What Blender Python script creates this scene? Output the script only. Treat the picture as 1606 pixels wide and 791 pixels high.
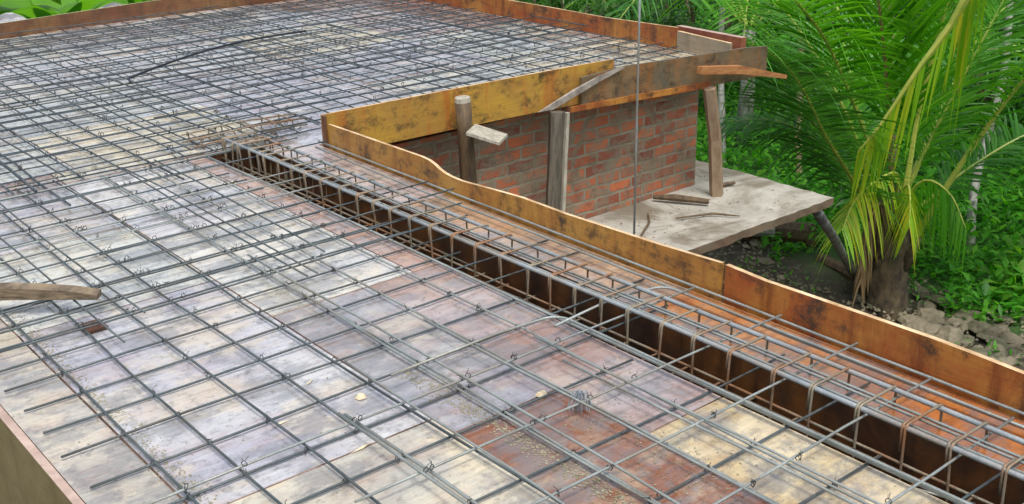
import bpy, math, random
import numpy as np
from mathutils import Vector, Matrix
random.seed(7); rng = np.random.default_rng(7)
for o in list(bpy.data.objects): bpy.data.objects.remove(o)
S = bpy.context.scene; C = S.collection

# ------------------------------------------------------------------ camera
cam = bpy.data.cameras.new('camera'); co = bpy.data.objects.new('camera', cam); C.objects.link(co)
yaw, pitch, roll = math.radians(39.478), math.radians(21.4485), math.radians(1.03925)
F = Vector((math.sin(yaw)*math.cos(pitch), math.cos(yaw)*math.cos(pitch), -math.sin(pitch)))
Rv = Vector((math.cos(yaw), -math.sin(yaw), 0)); Dv = F.cross(Rv)
R2 = Rv*math.cos(roll)+Dv*math.sin(roll); D2 = Dv*math.cos(roll)-Rv*math.sin(roll)
m = Matrix((R2, -D2, -F)).transposed().to_4x4(); m.translation = Vector((0, 0, 1.9)); co.matrix_world = m
cam.sensor_width = 36; cam.lens = 36*1774.9/1606; cam.clip_start = .05; cam.clip_end = 2000
S.camera = co
# ------------------------------------------------------------------ light
w = bpy.data.worlds.new('World'); S.world = w; w.use_nodes = True; nt = w.node_tree
for n in list(nt.nodes): nt.nodes.remove(n)
SUN_EL, SUN_ROT = 66, 205
sky = nt.nodes.new('ShaderNodeTexSky'); sky.sky_type = 'NISHITA'; sky.sun_disc = False
sky.sun_elevation = math.radians(SUN_EL); sky.sun_rotation = math.radians(SUN_ROT)
sky.air_density = 1.0; sky.dust_density = 4.0; sky.ozone_density = 1.0
hs = nt.nodes.new('ShaderNodeHueSaturation'); hs.inputs['Saturation'].default_value = .5
bg = nt.nodes.new('ShaderNodeBackground'); bg.inputs['Strength'].default_value = .15
wo = nt.nodes.new('ShaderNodeOutputWorld')
nt.links.new(sky.outputs[0], hs.inputs['Color']); nt.links.new(hs.outputs[0], bg.inputs[0]); nt.links.new(bg.outputs[0], wo.inputs[0])
sl = bpy.data.lights.new('sun', 'SUN'); sl.energy = 1.5; sl.angle = math.radians(14); sl.color = (1, .97, .92)
so = bpy.data.objects.new('sun', sl); C.objects.link(so)
az = math.radians(SUN_ROT)
sd = Vector((math.sin(az)*math.cos(math.radians(SUN_EL)), math.cos(az)*math.cos(math.radians(SUN_EL)), math.sin(math.radians(SUN_EL))))
so.rotation_euler = sd.to_track_quat('Z', 'Y').to_euler()
S.view_settings.view_transform = 'Standard'; S.view_settings.look = 'None'
S.view_settings.exposure = 0.62; S.view_settings.gamma = 1
S.render.engine = 'CYCLES'

# ------------------------------------------------------------------ helpers
class MB:
    def __init__(s): s.v = []; s.f = []; s.m = []
    def add(s, vs, fs, mi=0):
        b = len(s.v); s.v += [tuple(v) for v in vs]; s.f += [tuple(b+i for i in f) for f in fs]; s.m += [mi]*len(fs)
    def box(s, x0, x1, y0, y1, z0, z1, mi=0, mtop=None):
        vs = [(x, y, z) for z in (z0, z1) for y in (y0, y1) for x in (x0, x1)]
        s.add(vs, [(0, 2, 3, 1), (0, 1, 5, 4), (1, 3, 7, 5), (3, 2, 6, 7), (2, 0, 4, 6)], mi)
        s.add(vs, [(4, 5, 7, 6)], mi if mtop is None else mtop)
    def tube(s, pts, r, n=6, mi=0, cap=True):
        P = [Vector(p) for p in pts]; rs = r if isinstance(r, (list, tuple)) else [r]*len(P)
        vs = []; fs = []; a = None
        for i, p in enumerate(P):
            t = (P[min(i+1, len(P)-1)]-P[max(i-1, 0)])
            if t.length < 1e-9: t = Vector((0, 0, 1))
            t.normalize()
            if a is None: a = t.orthogonal().normalized()
            else:
                a = a-t*a.dot(t)
                a = a.normalized() if a.length > 1e-6 else t.orthogonal().normalized()
            b = t.cross(a)
            for k in range(n):
                q = 2*math.pi*k/n; vs.append(p+(a*math.cos(q)+b*math.sin(q))*rs[i])
        for i in range(len(P)-1):
            for k in range(n):
                k2 = (k+1) % n; fs.append((i*n+k, i*n+k2, (i+1)*n+k2, (i+1)*n+k))
        if cap: fs.append(tuple(range(n-1, -1, -1))); fs.append(tuple((len(P)-1)*n+k for k in range(n)))
        s.add(vs, fs, mi)
    def build(s, name, mats, parent=None, smooth=False):
        me = bpy.data.meshes.new(name); me.from_pydata(s.v, [], s.f); me.update()
        mats = mats if isinstance(mats, (list, tuple)) else [mats]
        for q in mats: me.materials.append(q)
        me.polygons.foreach_set('material_index', s.m)
        if smooth: me.polygons.foreach_set('use_smooth', [True]*len(s.f))
        o = bpy.data.objects.new(name, me); C.objects.link(o)
        if parent: o.parent = parent; o.matrix_parent_inverse = parent.matrix_world.inverted() if False else Matrix.Translation(-Vector(parent.location))
        return o
def tag(o, label=None, cat=None, group=None, kind=None):
    if label: o['label'] = label
    if cat: o['category'] = cat
    if group: o['group'] = group
    if kind: o['kind'] = kind
    return o
def thing(name, loc, label, cat, group=None):
    o = bpy.data.objects.new(name, None); C.objects.link(o); o.location = loc; o.empty_display_size = .1
    return tag(o, label, cat, group)
def jit(a): return random.uniform(-a, a)

# ------------------------------------------------------------------ materials
def mat(name, rough=.6, spec=.5, metal=0):
    M = bpy.data.materials.new(name); M.use_nodes = True; n = M.node_tree
    p = n.nodes['Principled BSDF']; p.inputs['Roughness'].default_value = rough
    p.inputs['Specular IOR Level'].default_value = spec; p.inputs['Metallic'].default_value = metal
    return M, n, p
def N(n, t, **k):
    x = n.nodes.new(t)
    for a, b in k.items():
        if a in x.inputs: x.inputs[a].default_value = b
        else: setattr(x, a, b)
    return x
def coords(n, scale=(1, 1, 1), rot=(0, 0, 0), loc=(0, 0, 0)):
    g = N(n, 'ShaderNodeNewGeometry'); mp = N(n, 'ShaderNodeMapping'); mp.inputs['Scale'].default_value = scale
    mp.inputs['Rotation'].default_value = rot; mp.inputs['Location'].default_value = loc
    n.links.new(g.outputs['Position'], mp.inputs[0]); return mp.outputs[0]
def noise(n, vec, scale, detail=4, rough=.55, dist=0):
    x = N(n, 'ShaderNodeTexNoise'); x.inputs['Scale'].default_value = scale; x.inputs['Detail'].default_value = detail
    x.inputs['Roughness'].default_value = rough; x.inputs['Distortion'].default_value = dist
    n.links.new(vec, x.inputs['Vector']); return x.outputs['Fac']
def ramp(n, fac, stops, interp='LINEAR'):
    r = N(n, 'ShaderNodeValToRGB'); r.color_ramp.interpolation = interp; e = r.color_ramp.elements
    while len(e) < len(stops): e.new(.5)
    for i, (p, c) in enumerate(stops):
        e[i].position = p; e[i].color = (c, c, c, 1) if isinstance(c, (int, float)) else (*c, 1)
    n.links.new(fac, r.inputs[0]); return r.outputs[0]
def mix(n, fac, a, b, mode='MIX'):
    x = N(n, 'ShaderNodeMix'); x.data_type = 'RGBA'; x.blend_type = mode
    for i, v in ((0, fac), (6, a), (7, b)):
        if hasattr(v, 'is_linked') or hasattr(v, 'links'): n.links.new(v, x.inputs[i])
        elif isinstance(v, (int, float)): x.inputs[i].default_value = v
        else: x.inputs[i].default_value = (*v, 1)
    return x.outputs[2]
def mul(n, a, b, op='MULTIPLY'):
    x = N(n, 'ShaderNodeMath'); x.operation = op
    for i, v in ((0, a), (1, b)):
        if isinstance(v, (int, float)): x.inputs[i].default_value = v
        else: n.links.new(v, x.inputs[i])
    return x.outputs[0]
def bump(n, p, h, strength=.3, dist=.01):
    b = N(n, 'ShaderNodeBump'); b.inputs['Strength'].default_value = strength; b.inputs['Distance'].default_value = dist
    n.links.new(h, b.inputs['Height']); n.links.new(b.outputs[0], p.inputs['Normal'])

def ply(name, base, base2, rust=.2, cream=.3, wet=.5, seed=0., pinkamt=.35):
    """wet weathered shuttering plywood: grain along X, blotches, rust stains, puddled film"""
    M, n, p = mat(name, .4)
    L = (seed, seed*1.7, 0)
    fine = noise(n, coords(n, (3, 40, 3), loc=L), 1.6, 5, .65)
    big = noise(n, coords(n, (.9, 1.3, 1), loc=L), 1.3, 5, .62, .1)
    c = mix(n, ramp(n, big, [(.38, 0), (.62, 1)]), base, base2)
    st = noise(n, coords(n, (2, 4, 1), loc=(seed*2, 3, 0)), 1.6, 6, .68, .15)
    c = mix(n, mul(n, ramp(n, st, [(.5, 0), (.62, 1)]), pinkamt*.6), c, (.36, .19, .15))
    cr = noise(n, coords(n, (1.2, 1.6, 1), loc=(5, seed, 0)), 1.4, 7, .68, .1)
    c = mix(n, mul(n, ramp(n, cr, [(.5, 0), (.57, 1)]), cream), c, (.64, .56, .40))
    ru = noise(n, coords(n, (1.5, 2.2, 1), loc=(seed, 9, 0)), 2.4, 7, .7, .8)
    c = mix(n, mul(n, ramp(n, ru, [(.47, 0), (.66, 1)]), rust), c, (.20, .06, .018))
    gr = noise(n, coords(n, (2, 2, 1), loc=(seed, 4, 0)), 9, 6, .75)
    c = mix(n, mul(n, ramp(n, gr, [(.52, 0), (.68, 1)]), .6), c, (.08, .078, .07))
    dk_ = noise(n, coords(n, (1.3, 1.8, 1), loc=(4.2, 2, 0)), 2.1, 8, .72, .15)
    c = mix(n, ramp(n, dk_, [(.49, 0), (.55, .5), (.7, .68)]), c, mix(n, .5, (.13, .145, .18), (.2, .195, .18)))
    c = mix(n, .35, c, ramp(n, fine, [(.3, .25), (.7, 1.)]), 'MULTIPLY')
    n.links.new(c, p.inputs['Base Color'])
    wt = noise(n, coords(n, (1.3, 1.8, 1), loc=(4.2, 2, 0)), 2.1, 8, .72, .15)
    wt = mul(n, 1.12, wt, 'SUBTRACT')
    n.links.new(ramp(n, wt, [(.60, .07), (.68, .38)]), p.inputs['Roughness'])
    n.links.new(ramp(n, wt, [(.60, 1.), (.72, .45)]), p.inputs['Coat Weight']); n.links.new(ramp(n, gr, [(.4, .03), (.7, .16)]), p.inputs['Coat Roughness']); p.inputs['Coat IOR'].default_value = 1.38
    bump(n, p, mul(n, fine, mul(n, gr, 1.5), 'ADD'), .16, .004)
    return M
def board(name, c1, c2, c3, wet=.3, seed=0., dirt=.5, fade=None):
    M, n, p = mat(name, .45)
    big = noise(n, coords(n, (1.2, 1.2, 1.3), loc=(seed, 0, 0)), 2.2, 5, .65, .7)
    c = mix(n, ramp(n, big, [(.36, 0), (.6, 1)]), c1, c2)
    v = noise(n, coords(n, (7, 7, 1.2), loc=(seed, 2, 0)), 1.5, 6, .68, .2)
    c = mix(n, mul(n, ramp(n, v, [(.48, 0), (.66, 1)]), .75), c, c3)
    fine = noise(n, coords(n, (2.5, 2.5, 60), loc=(seed, 0, 0)), 2, 4, .6)
    c = mix(n, .35, c, ramp(n, fine, [(.3, .3), (.7, 1.)]), 'MULTIPLY')
    d = noise(n, coords(n, (4, 4, 5), loc=(seed, 7, 0)), 1.7, 9, .78, .2)
    c = mix(n, mul(n, ramp(n, d, [(.50, 0), (.64, 1)]), dirt), c, (.045, .03, .02))
    n.links.new(c, p.inputs['Base Color'])
    n.links.new(ramp(n, big, [(.3, .25), (.7, .55)]), p.inputs['Roughness'])
    bump(n, p, fine, .15, .003)
    return M
def simple(name, c1, c2, scale=6, rough=.7, det=5, b=.2, bd=.01, metal=0, spec=.5, stretch=(1, 1, 1), lo=.35, hi=.65):
    M, n, p = mat(name, rough, spec, metal)
    f = noise(n, coords(n, stretch), scale, det, .65, .3)
    n.links.new(ramp(n, f, [(lo, c1), (hi, c2)]), p.inputs['Base Color'])
    if b: bump(n, p, f, b, bd)
    return M
def leafmat(name, cols, rough=.45, trans=.5):
    M, n, p = mat(name, rough, .4)
    g = N(n, 'ShaderNodeNewGeometry')
    f = noise(n, coords(n), .9, 3, .6)
    a = mul(n, g.outputs['Random Per Island'], .65); a = mul(n, a, mul(n, f, .5), 'ADD')
    c = ramp(n, a, [(i/(len(cols)-1)*.8+.1, x) for i, x in enumerate(cols)])
    n.links.new(c, p.inputs['Base Color'])
    t = N(n, 'ShaderNodeBsdfTranslucent'); n.links.new(mix(n, 1., c, (1.45, 1.5, .6), 'MULTIPLY'), t.inputs['Color'])
    mx = N(n, 'ShaderNodeMixShader'); mx.inputs[0].default_value = trans
    n.links.new(p.outputs[0], mx.inputs[1]); n.links.new(t.outputs[0], mx.inputs[2])
    n.links.new(mx.outputs[0], n.nodes['Material Output'].inputs['Surface'])
    return M
# steel
def steel(name, c1, c2, rustc, rustamt, rough=.42, metal=.6):
    M, n, p = mat(name, rough, .5, metal)
    f = noise(n, coords(n, loc=(3, 1, 2)), 5, 6, .7, .3); r = noise(n, coords(n), 3.3, 6, .7, .2)
    c = mix(n, ramp(n, f, [(.35, 0), (.65, 1)]), c1, c2)
    c = mix(n, mul(n, ramp(n, r, [(.48, 0), (.62, 1)]), rustamt), c, rustc)
    n.links.new(c, p.inputs['Base Color'])
    rib = noise(n, coords(n), 120, 2, .5); bump(n, p, rib, .5, .003)
    return M
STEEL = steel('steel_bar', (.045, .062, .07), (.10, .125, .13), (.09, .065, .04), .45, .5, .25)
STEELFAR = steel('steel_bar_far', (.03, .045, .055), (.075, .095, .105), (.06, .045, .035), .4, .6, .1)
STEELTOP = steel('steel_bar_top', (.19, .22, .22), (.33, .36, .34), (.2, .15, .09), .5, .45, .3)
STEELRUST = steel('steel_stirrup', (.19, .17, .13), (.28, .24, .17), (.26, .105, .035), .75, .55, .35)
STEELBIG = steel('steel_beam_bar', (.20, .23, .245), (.36, .39, .40), (.30, .2, .11), .45, .46, .35)
WIRE, _n, _p = mat('tie_wire', .5, .5, .6); _p.inputs['Base Color'].default_value = (.06, .06, .06, 1)
HOSE, _n, _p = mat('black_hose', .35); _p.inputs['Base Color'].default_value = (.012, .014, .02, 1)

# ply tints; the pale lavender greys carry sky reflection in their base colour
P_GREY = ply('ply_grey', (.40, .40, .44), (.60, .60, .58), .15, .45, .75, 0, .5)
P_LAV = ply('ply_lavender', (.38, .38, .45), (.57, .58, .63), .15, .35, .85, 3.1, .5)
P_CREAM = ply('ply_cream', (.56, .5, .36), (.66, .6, .44), .08, .6, .6, 5.7, .25)
P_PINK = ply('ply_pink', (.31, .20, .16), (.40, .34, .34), .35, .2, .65, 8.3, .6)
P_RUST = ply('ply_rust', (.20, .075, .04), (.28, .14, .08), .95, .35, .7, 11.9, .4)
P_YEL = ply('ply_yellow', (.5, .38, .19), (.6, .5, .3), .45, .6, .5, 14.2, .3)
P_GREEN = ply('ply_pale_green', (.44, .47, .44), (.60, .62, .58), .12, .45, .75, 17.7, .3)
P_LEDGE = ply('ply_ledge_orange', (.42, .14, .03), (.46, .25, .11), .8, .15, .6, 21.3, .5)
P_LEDGEW = ply('ply_ledge_wet', (.4, .33, .33), (.5, .42, .38), .25, .2, .8, 25.3, .4)
B_YEL = board('board_yellow', (.50, .27, .06), (.42, .19, .04), (.24, .09, .022), .4, 0, .95)
B_OR = board('board_orange', (.46, .21, .045), (.34, .085, .02), (.16, .04, .012), .4, 4, .95)
B_OLIVE = board('board_olive', (.48, .28, .045), (.38, .21, .045), (.42, .13, .025), .4, 8, .9)
B_DARK = board('board_dark_brown', (.22, .12, .05), (.16, .06, .028), (.10, .05, .025), .4, 12, .6)
B_GREY = board('board_grey_brown', (.11, .095, .07), (.21, .13, .06), (.30, .105, .025), .3, 16, .9)
B_KHAKI = board('board_khaki', (.30, .25, .12), (.25, .20, .09), (.2, .15, .07), .3, 20, .25)
B_TAN = board('board_tan', (.36, .29, .2), (.3, .24, .16), (.25, .2, .14), .3, 24, .3)
B_TRENCH = board('board_trench', (.17, .07, .022), (.045, .02, .011), (.02, .013, .009), .3, 28, .9)  # dark brown wet ply, darkened further for the shade inside the trough
EDGE = simple('cut_ply_edge', (.36, .22, .10), (.74, .55, .33), 7, .6, 6, .3)
CHIP = simple('pale_chip', (.5, .42, .28), (.7, .6, .42), 9, .7, 4, .2)
EDGEP = simple('pinkish_ply_edge', (.30, .21, .17), (.48, .36, .30), 9, .5, 4, .1)
TIMBER = simple('weathered_timber', (.06, .05, .036), (.15, .13, .095), 5, .65, 6, .4, .004, stretch=(9, 9, 1.2))
LOG = simple('round_log', (.05, .032, .017), (.14, .09, .042), 4, .7, 6, .5, .006, stretch=(6, 6, 1.5))
PALEWOOD = simple('pale_wood', (.24, .22, .17), (.44, .41, .33), 5, .7, 5, .3, .004, stretch=(6, 6, 1.5))

def concrete(name, c1, c2, stain, s=.6):
    M, n, p = mat(name, .75)
    f = noise(n, coords(n), 3, 8, .7, .4); g = noise(n, coords(n, loc=(4, 4, 0)), 1.5, 7, .7, .8)
    c = mix(n, ramp(n, f, [(.35, 0), (.65, 1)]), c1, c2); c = mix(n, mul(n, ramp(n, g, [(.48, 0), (.62, 1)]), s), c, stain)
    n.links.new(c, p.inputs['Base Color']); bump(n, p, f, .4, .01); return M
CONC = concrete('site_concrete', (.25, .235, .195), (.42, .40, .345), (.13, .105, .07), .85)
CONCE = concrete('concrete_edge', (.09, .065, .04), (.19, .145, .09), (.14, .07, .04))
def brick(name, rot):
    M, n, p = mat(name, .85)
    v = coords(n, (1, 1, 1), rot=rot)
    wob = N(n, 'ShaderNodeVectorMath'); wob.operation = 'ADD'
    nz = N(n, 'ShaderNodeTexNoise'); nz.inputs['Scale'].default_value = 7; nz.inputs['Detail'].default_value = 3
    n.links.new(v, nz.inputs['Vector']); sc = N(n, 'ShaderNodeVectorMath'); sc.operation = 'SCALE'; sc.inputs['Scale'].default_value = .03
    n.links.new(nz.outputs['Color'], sc.inputs[0]); n.links.new(v, wob.inputs[0]); n.links.new(sc.outputs[0], wob.inputs[1])
    b = N(n, 'ShaderNodeTexBrick'); n.links.new(wob.outputs[0], b.inputs['Vector'])
    b.inputs['Scale'].default_value = 1; b.inputs['Brick Width'].default_value = .255; b.inputs['Row Height'].default_value = .094
    b.inputs['Mortar Size'].default_value = .013; b.inputs['Mortar Smooth'].default_value = .25; b.inputs['Bias'].default_value = 0
    b.inputs['Color1'].default_value = (.48, .135, .05, 1); b.inputs['Color2'].default_value = (.17, .045, .03, 1); b.inputs['Mortar'].default_value = (.25, .22, .155, 1)
    d = noise(n, coords(n, (1, 1, 1.3)), 5.5, 8, .75, .9)
    c = mix(n, mul(n, ramp(n, d, [(.44, 0), (.56, 1)]), .88), b.outputs['Color'], (.19, .165, .11))
    d2 = noise(n, coords(n, loc=(3, 3, 3)), 9, 6, .75)
    c = mix(n, mul(n, ramp(n, d2, [(.5, 0), (.66, 1)]), .6), c, (.10, .06, .04))
    n.links.new(c, p.inputs['Base Color'])
    h = mul(n, mul(n, b.outputs['Fac'], -1.), mul(n, d, .8), 'ADD'); bump(n, p, h, .7, .012)
    return M
BRICK_XZ = brick('brick_front', (math.radians(-90), 0, 0))
BRICK_YZ = brick('brick_side', (math.radians(-90), 0, math.radians(90)))
DIRT = concrete('dirt', (.055, .045, .03), (.13, .105, .07), (.03, .028, .018), .8)
ROCKM = concrete('rock', (.12, .10, .065), (.27, .23, .155), (.05, .06, .03), .8)

# ================================================================== SETTING
def ground():
    mb = MB(); xs = list(np.linspace(-60, 6, 12))+list(np.arange(7, 26, .5))+list(np.linspace(27, 300, 22))
    ys = list(np.linspace(-60, 1, 10))+list(np.arange(2, 26, .5))+list(np.linspace(27, 300, 22))
    for y in ys:
        for x in xs:
            a = .05*math.sin(x*1.7+y)+.06*math.sin(y*2.3-x*.8)
            if x > 30 or y > 32: a += min(8, .03*max(x-30, y-32, 0))
            mb.v.append((x, y, -3.3+a))
    nx = len(xs)
    for j in range(len(ys)-1):
        for i in range(nx-1): mb.f.append((j*nx+i, j*nx+i+1, (j+1)*nx+i+1, (j+1)*nx+i)); mb.m.append(0)
    M, n, p = mat('ground', .95)
    g = N(n, 'ShaderNodeNewGeometry'); sx = N(n, 'ShaderNodeSeparateXYZ'); n.links.new(g.outputs['Position'], sx.inputs[0])
    nz = noise(n, coords(n), .9, 6, .65)
    edge = mul(n, sx.outputs[0], mul(n, nz, 3.), 'ADD')
    grass = ramp(n, noise(n, coords(n), 3, 6, .7), [(.3, (.02, .07, .008)), (.6, (.04, .14, .015)), (.75, (.07, .2, .02))])
    soil = ramp(n, noise(n, coords(n, loc=(2, 2, 2)), 4, 8, .75, .5), [(.3, (.03, .026, .018)), (.55, (.085, .068, .045)), (.75, (.15, .12, .085))])
    n.links.new(mix(n, ramp(n, mul(n, edge, .05), [(.60, 0), (.66, 1)]), soil, grass), p.inputs['Base Color'])
    bump(n, p, noise(n, coords(n), 8, 8, .75), .8, .06)
    tag(mb.build('ground', M, smooth=True), kind='structure')
ground()

# ---------------------------------------------------------------- brick walls of the storey under the slab
def wall(x0, x1, y0, y1, z0, z1, m, label):
    mb = MB(); mb.box(x0, x1, y0, y1, z0, z1); tag(mb.build('brick_wall', m), label, 'brick wall')
wall(3.52, 7.0, 6.05, 6.2, -3.4, -.16, BRICK_XZ, 'rough brick wall with smeared mortar under the raised short board, behind the props')
wall(3.37, 3.52, .2, 6.2, -3.4, -.12, BRICK_YZ, 'brick wall running under the long board edge beside the beam')
wall(6.85, 7.0, 6.2, 11.0, -3.4, -.16, BRICK_YZ, 'brick side wall under the far long formwork board')
wall(.86, 1.0, .2, 11.0, -3.4, -.75, BRICK_YZ, 'brick wall under the khaki board at the bottom left edge')
wall(1.0, 6.85, 10.85, 11.0, -3.4, -.16, BRICK_XZ, 'brick wall below the back formwork board')

# ---------------------------------------------------------------- balcony slab
t = thing('concrete_canopy', (5.5, 5.8, -1.2), 'stained pale concrete canopy slab jutting out below the brick wall', 'concrete slab')
def rag(p, q, n, j): return [(p[0]+(q[0]-p[0])*i/n+jit(j), p[1]+(q[1]-p[1])*i/n+jit(j)) for i in range(n)]
o_ = rag((3.54, 5.06), (7.565, 5.05), 46, .010)+rag((7.565, 5.05), (7.56, 6.58), 20, .012)+[(7.56, 6.58), (7.004, 6.58), (7.004, 6.046), (3.54, 6.046)]
mb2 = MB(); L_ = len(o_); mb2.v = [(x, y, -1.1) for x, y in o_]+[(x-.004+jit(.008), y+.004+jit(.008), -1.168+jit(.006)) for x, y in o_]
mb2.f = [tuple(range(L_)), tuple(range(2*L_-1, L_-1, -1))]+[(i, L_+i, L_+(i+1) % L_, (i+1) % L_) for i in range(L_)]; mb2.m = [0, 1]+[1]*L_
mb2.build('slab', [CONC, CONCE], t)
# mortar droppings as low lumps on the canopy
mb = MB()
for i in range(160):
    x, y = random.uniform(5.2, 7.4), random.uniform(5.15, 6.0); r = random.uniform(.003, .010)
    if x > 7: y = random.uniform(5.15, 6.5)
    n = 6; mb.add([(x+r*1.5*math.cos(6.28*k/n+jit(.3)), y+r*math.sin(6.28*k/n), -1.099) for k in range(n)]+[(x, y, -1.099+r*.6)], [(k, (k+1) % n, n) for k in range(n)])
tag(mb.build('mortar_droppings', CONCE), 'small mortar crumbs scattered on the canopy slab', 'rubble', kind='stuff')
def stick(name, pts, r, m, label, cat, n=8, group=None):
    mb = MB(); mb.tube(pts, r, n); o = mb.build(name, m, smooth=False); return tag(o, label, cat, group)
stick('timber_offcut', [(6.42, 5.98, -1.06), (6.52, 5.82, -1.05), (6.66, 5.60, -1.06)], [.018, .03, .022], LOG, 'dark wet timber offcut lying at the foot of the right hand prop', 'wood scrap')
stick('timber_offcut', [(6.22, 5.55, -1.08), (6.5, 5.42, -1.075), (6.62, 5.25, -1.08)], [.006, .01, .005], LOG, 'thin brown twig lying in the middle of the canopy slab', 'wood scrap')
stick('timber_offcut', [(5.72, 5.45, -1.08), (6.0, 5.62, -1.075), (6.15, 5.78, -1.08)], [.006, .009, .005], LOG, 'slender bent twig on the canopy slab below the brick wall', 'wood scrap')
stick('timber_offcut', [(7.1, 5.85, -1.08), (7.22, 5.8, -1.07)], [.022, .015], LOG, 'small dark chip of wood near the tip of the canopy slab', 'wood scrap', 6)

# ---------------------------------------------------------------- props
t = thing('timber_prop', (4.38, 5.75, -1.1), 'dark round log prop with pale cut top in front of the yellow board', 'timber prop', 'props under the short board')
mb = MB(); mb.tube([(4.42, 5.755, -1.1), (4.39, 5.75, -.7), (4.375, 5.755, -.4), (4.36, 5.752, -.1), (4.345, 5.75, .125)], [.055, .053, .057, .052, .055], 12); mb.build('post', LOG, t, True)
mb = MB(); mb.tube([(4.345, 5.75, .126), (4.343, 5.75, .155)], [.054, .05], 10); mb.build('cut_top', PALEWOOD, t)
t = thing('timber_prop', (5.15, 5.75, -1.1), 'squared grey timber prop against the middle of the brick wall', 'timber prop', 'props under the short board')
mb = MB(); mb.tube([(5.10, 5.75, -1.1), (5.14, 5.75, -.5), (5.175, 5.76, -.09)], [.058, .055, .06], 5); mb.build('post', TIMBER, t)
mb = MB(); mb.tube([(5.175, 5.72, -1.1), (5.21, 5.72, -.5), (5.24, 5.725, -.1)], .02, 4); mb.build('batten', PALEWOOD, t)
t = thing('timber_prop', (6.92, 5.72, -1.1), 'leaning squared tan prop standing on the canopy slab at the board corner', 'timber prop', 'props under the short board')
mb = MB(); mb.tube([(6.92, 5.74, -1.1), (6.84, 5.72, -.6), (6.72, 5.70, -.16)], [.06, .056, .058], 5); mb.build('post', simple('tan_prop', (.17, .105, .055), (.34, .25, .16), 3, .7, 5, .3, .004, stretch=(3, 3, 1)), t)
mb = MB(); mb.tube([(7.49, 5.19, -1.19), (8.6, 5.72, -1.88), (9.7, 6.25, -2.6), (10.76, 6.76, -3.3)], .045, 7)
tag(mb.build('diagonal_brace', simple('wet_dark_pole', (.03, .03, .03), (.16, .17, .16), 8, .4, 4, .3), smooth=True), 'dark thin pole leaning from the ground to the outer corner of the canopy slab', 'pole')
mb = MB(); mb.add([(4.25, 5.60, -.03), (4.42, 5.72, -.03), (4.61, 5.62, -.115), (4.44, 5.50, -.115), (4.25, 5.60, -.05), (4.42, 5.72, -.05), (4.61, 5.62, -.135), (4.44, 5.50, -.135)],
    [(0, 3, 2, 1), (4, 5, 6, 7), (0, 1, 5, 4), (1, 2, 6, 5), (2, 3, 7, 6), (3, 0, 4, 7)])
tag(mb.build('plywood_scrap', PALEWOOD), 'small pale plywood scrap nailed to the round log prop', 'wood scrap')
mb = MB(); mb.tube([(5.19, 5.0, -1.1), (5.19, 5.0, -.3), (5.192, 5.002, .5), (5.192, 5.0, 1.3)], .0085, 6)
tag(mb.build('steel_rod', STEELTOP, smooth=True), 'thin upright steel rod standing on the canopy in front of the short board', 'steel rod')

# ---------------------------------------------------------------- formwork boards (edges)
def vboard(name, line, th, mats, label, side=1, cat='formwork board'):
    """upright board following plan/height profile: line = [(x,y,ztop,zbot)], thickness th to the given side"""
    mb = MB(); n = len(line); vs = []
    for i, (x, y, zt, zb) in enumerate(line):
        a = line[max(i-1, 0)]; b = line[min(i+1, n-1)]
        d = Vector((b[0]-a[0], b[1]-a[1], 0)).normalized(); q = Vector((d.y, -d.x, 0))*th*side
        vs += [(x, y, zb), (x, y, zt), (x+q.x, y+q.y, zt-.001), (x+q.x, y+q.y, zb)]
    fs = []; ms = []
    for i in range(n-1):
        a, b = 4*i, 4*i+4
        for k in range(4):
            k2 = (k+1) % 4; fs.append((a+k, a+k2, b+k2, b+k)); ms.append(1 if k == 1 else 0)
    fs += [(0, 1, 2, 3), (4*n-1, 4*n-2, 4*n-3, 4*n-4)]; ms += [0, 0]
    mb.v = vs; mb.f = fs; mb.m = ms
    return tag(mb.build(name, mats), label, cat)
# long right board: olive/yellow upstream piece, orange downstream piece
prof = [(5.83, .138), (5.5, .143), (5.24, .146), (5.0, .149), (4.85, .151), (4.78, .146), (4.735, .135), (4.69, .118), (4.65, .107), (4.58, .099), (4.5, .097), (4.424, .101), (4.2, .116), (4.01, .126), (3.68, .124), (3.4, .131), (3.09, .138), (2.92, .146), (2.76, .153)]
vboard('formwork_board', [(3.38-.012*math.sin((5.83-y)/3.07*math.pi), y, z, -.12) for y, z in prof], .02, [B_YEL, EDGE], 'long honey yellow formwork board with a dip in its top edge, along the beam', -1)
prof = [(2.742, .150), (2.54, .141), (2.32, .146), (2.046, .152), (1.82, .157), (1.67, .155), (1.48, .149), (1.2, .15), (.8, .15), (.3, .15)]
vboard('formwork_board', [(3.378+.006*math.sin(y*3), y, z, -.12) for y, z in prof], .024, [B_OR, EDGE], 'reddish orange formwork board along the beam at the lower right', -1)
# joint cleats
mb = MB(); mb.box(3.36, 3.378, 5.835, 5.865, -.05, .19)
tag(mb.build('corner_batten', B_DARK), 'small dark upright batten at the inner corner of two boards', 'batten')
vboard('formwork_board', [(3.37, 5.872, .190, -.075), (4.29, 5.868, .188, -.083), (5.3, 5.86, .181, -.10), (5.82, 5.852, .174, -.11)], .02, [B_OLIVE, EDGE], 'yellow olive formwork board with stains over the brick wall', -1)
vboard('formwork_board', [(5.45, 5.80, .10, -.125), (5.86, 5.79, .122, -.135), (6.5, 5.75, .105, -.15), (7.16, 5.70, .092, -.165), (7.4, 5.69, .07, -.16)], .025, [B_GREY, TIMBER], 'warped grey brown formwork board ending at the outer corner by the palms', -1)
vboard('lower_batten', [(5.3, 5.775, -.085, -.125), (6.0, 5.765, -.105, -.15), (6.75, 5.72, -.12, -.17)], .02, [B_OR, B_OR], 'orange wet batten along the underside of the grey board', -1, 'batten')
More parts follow.
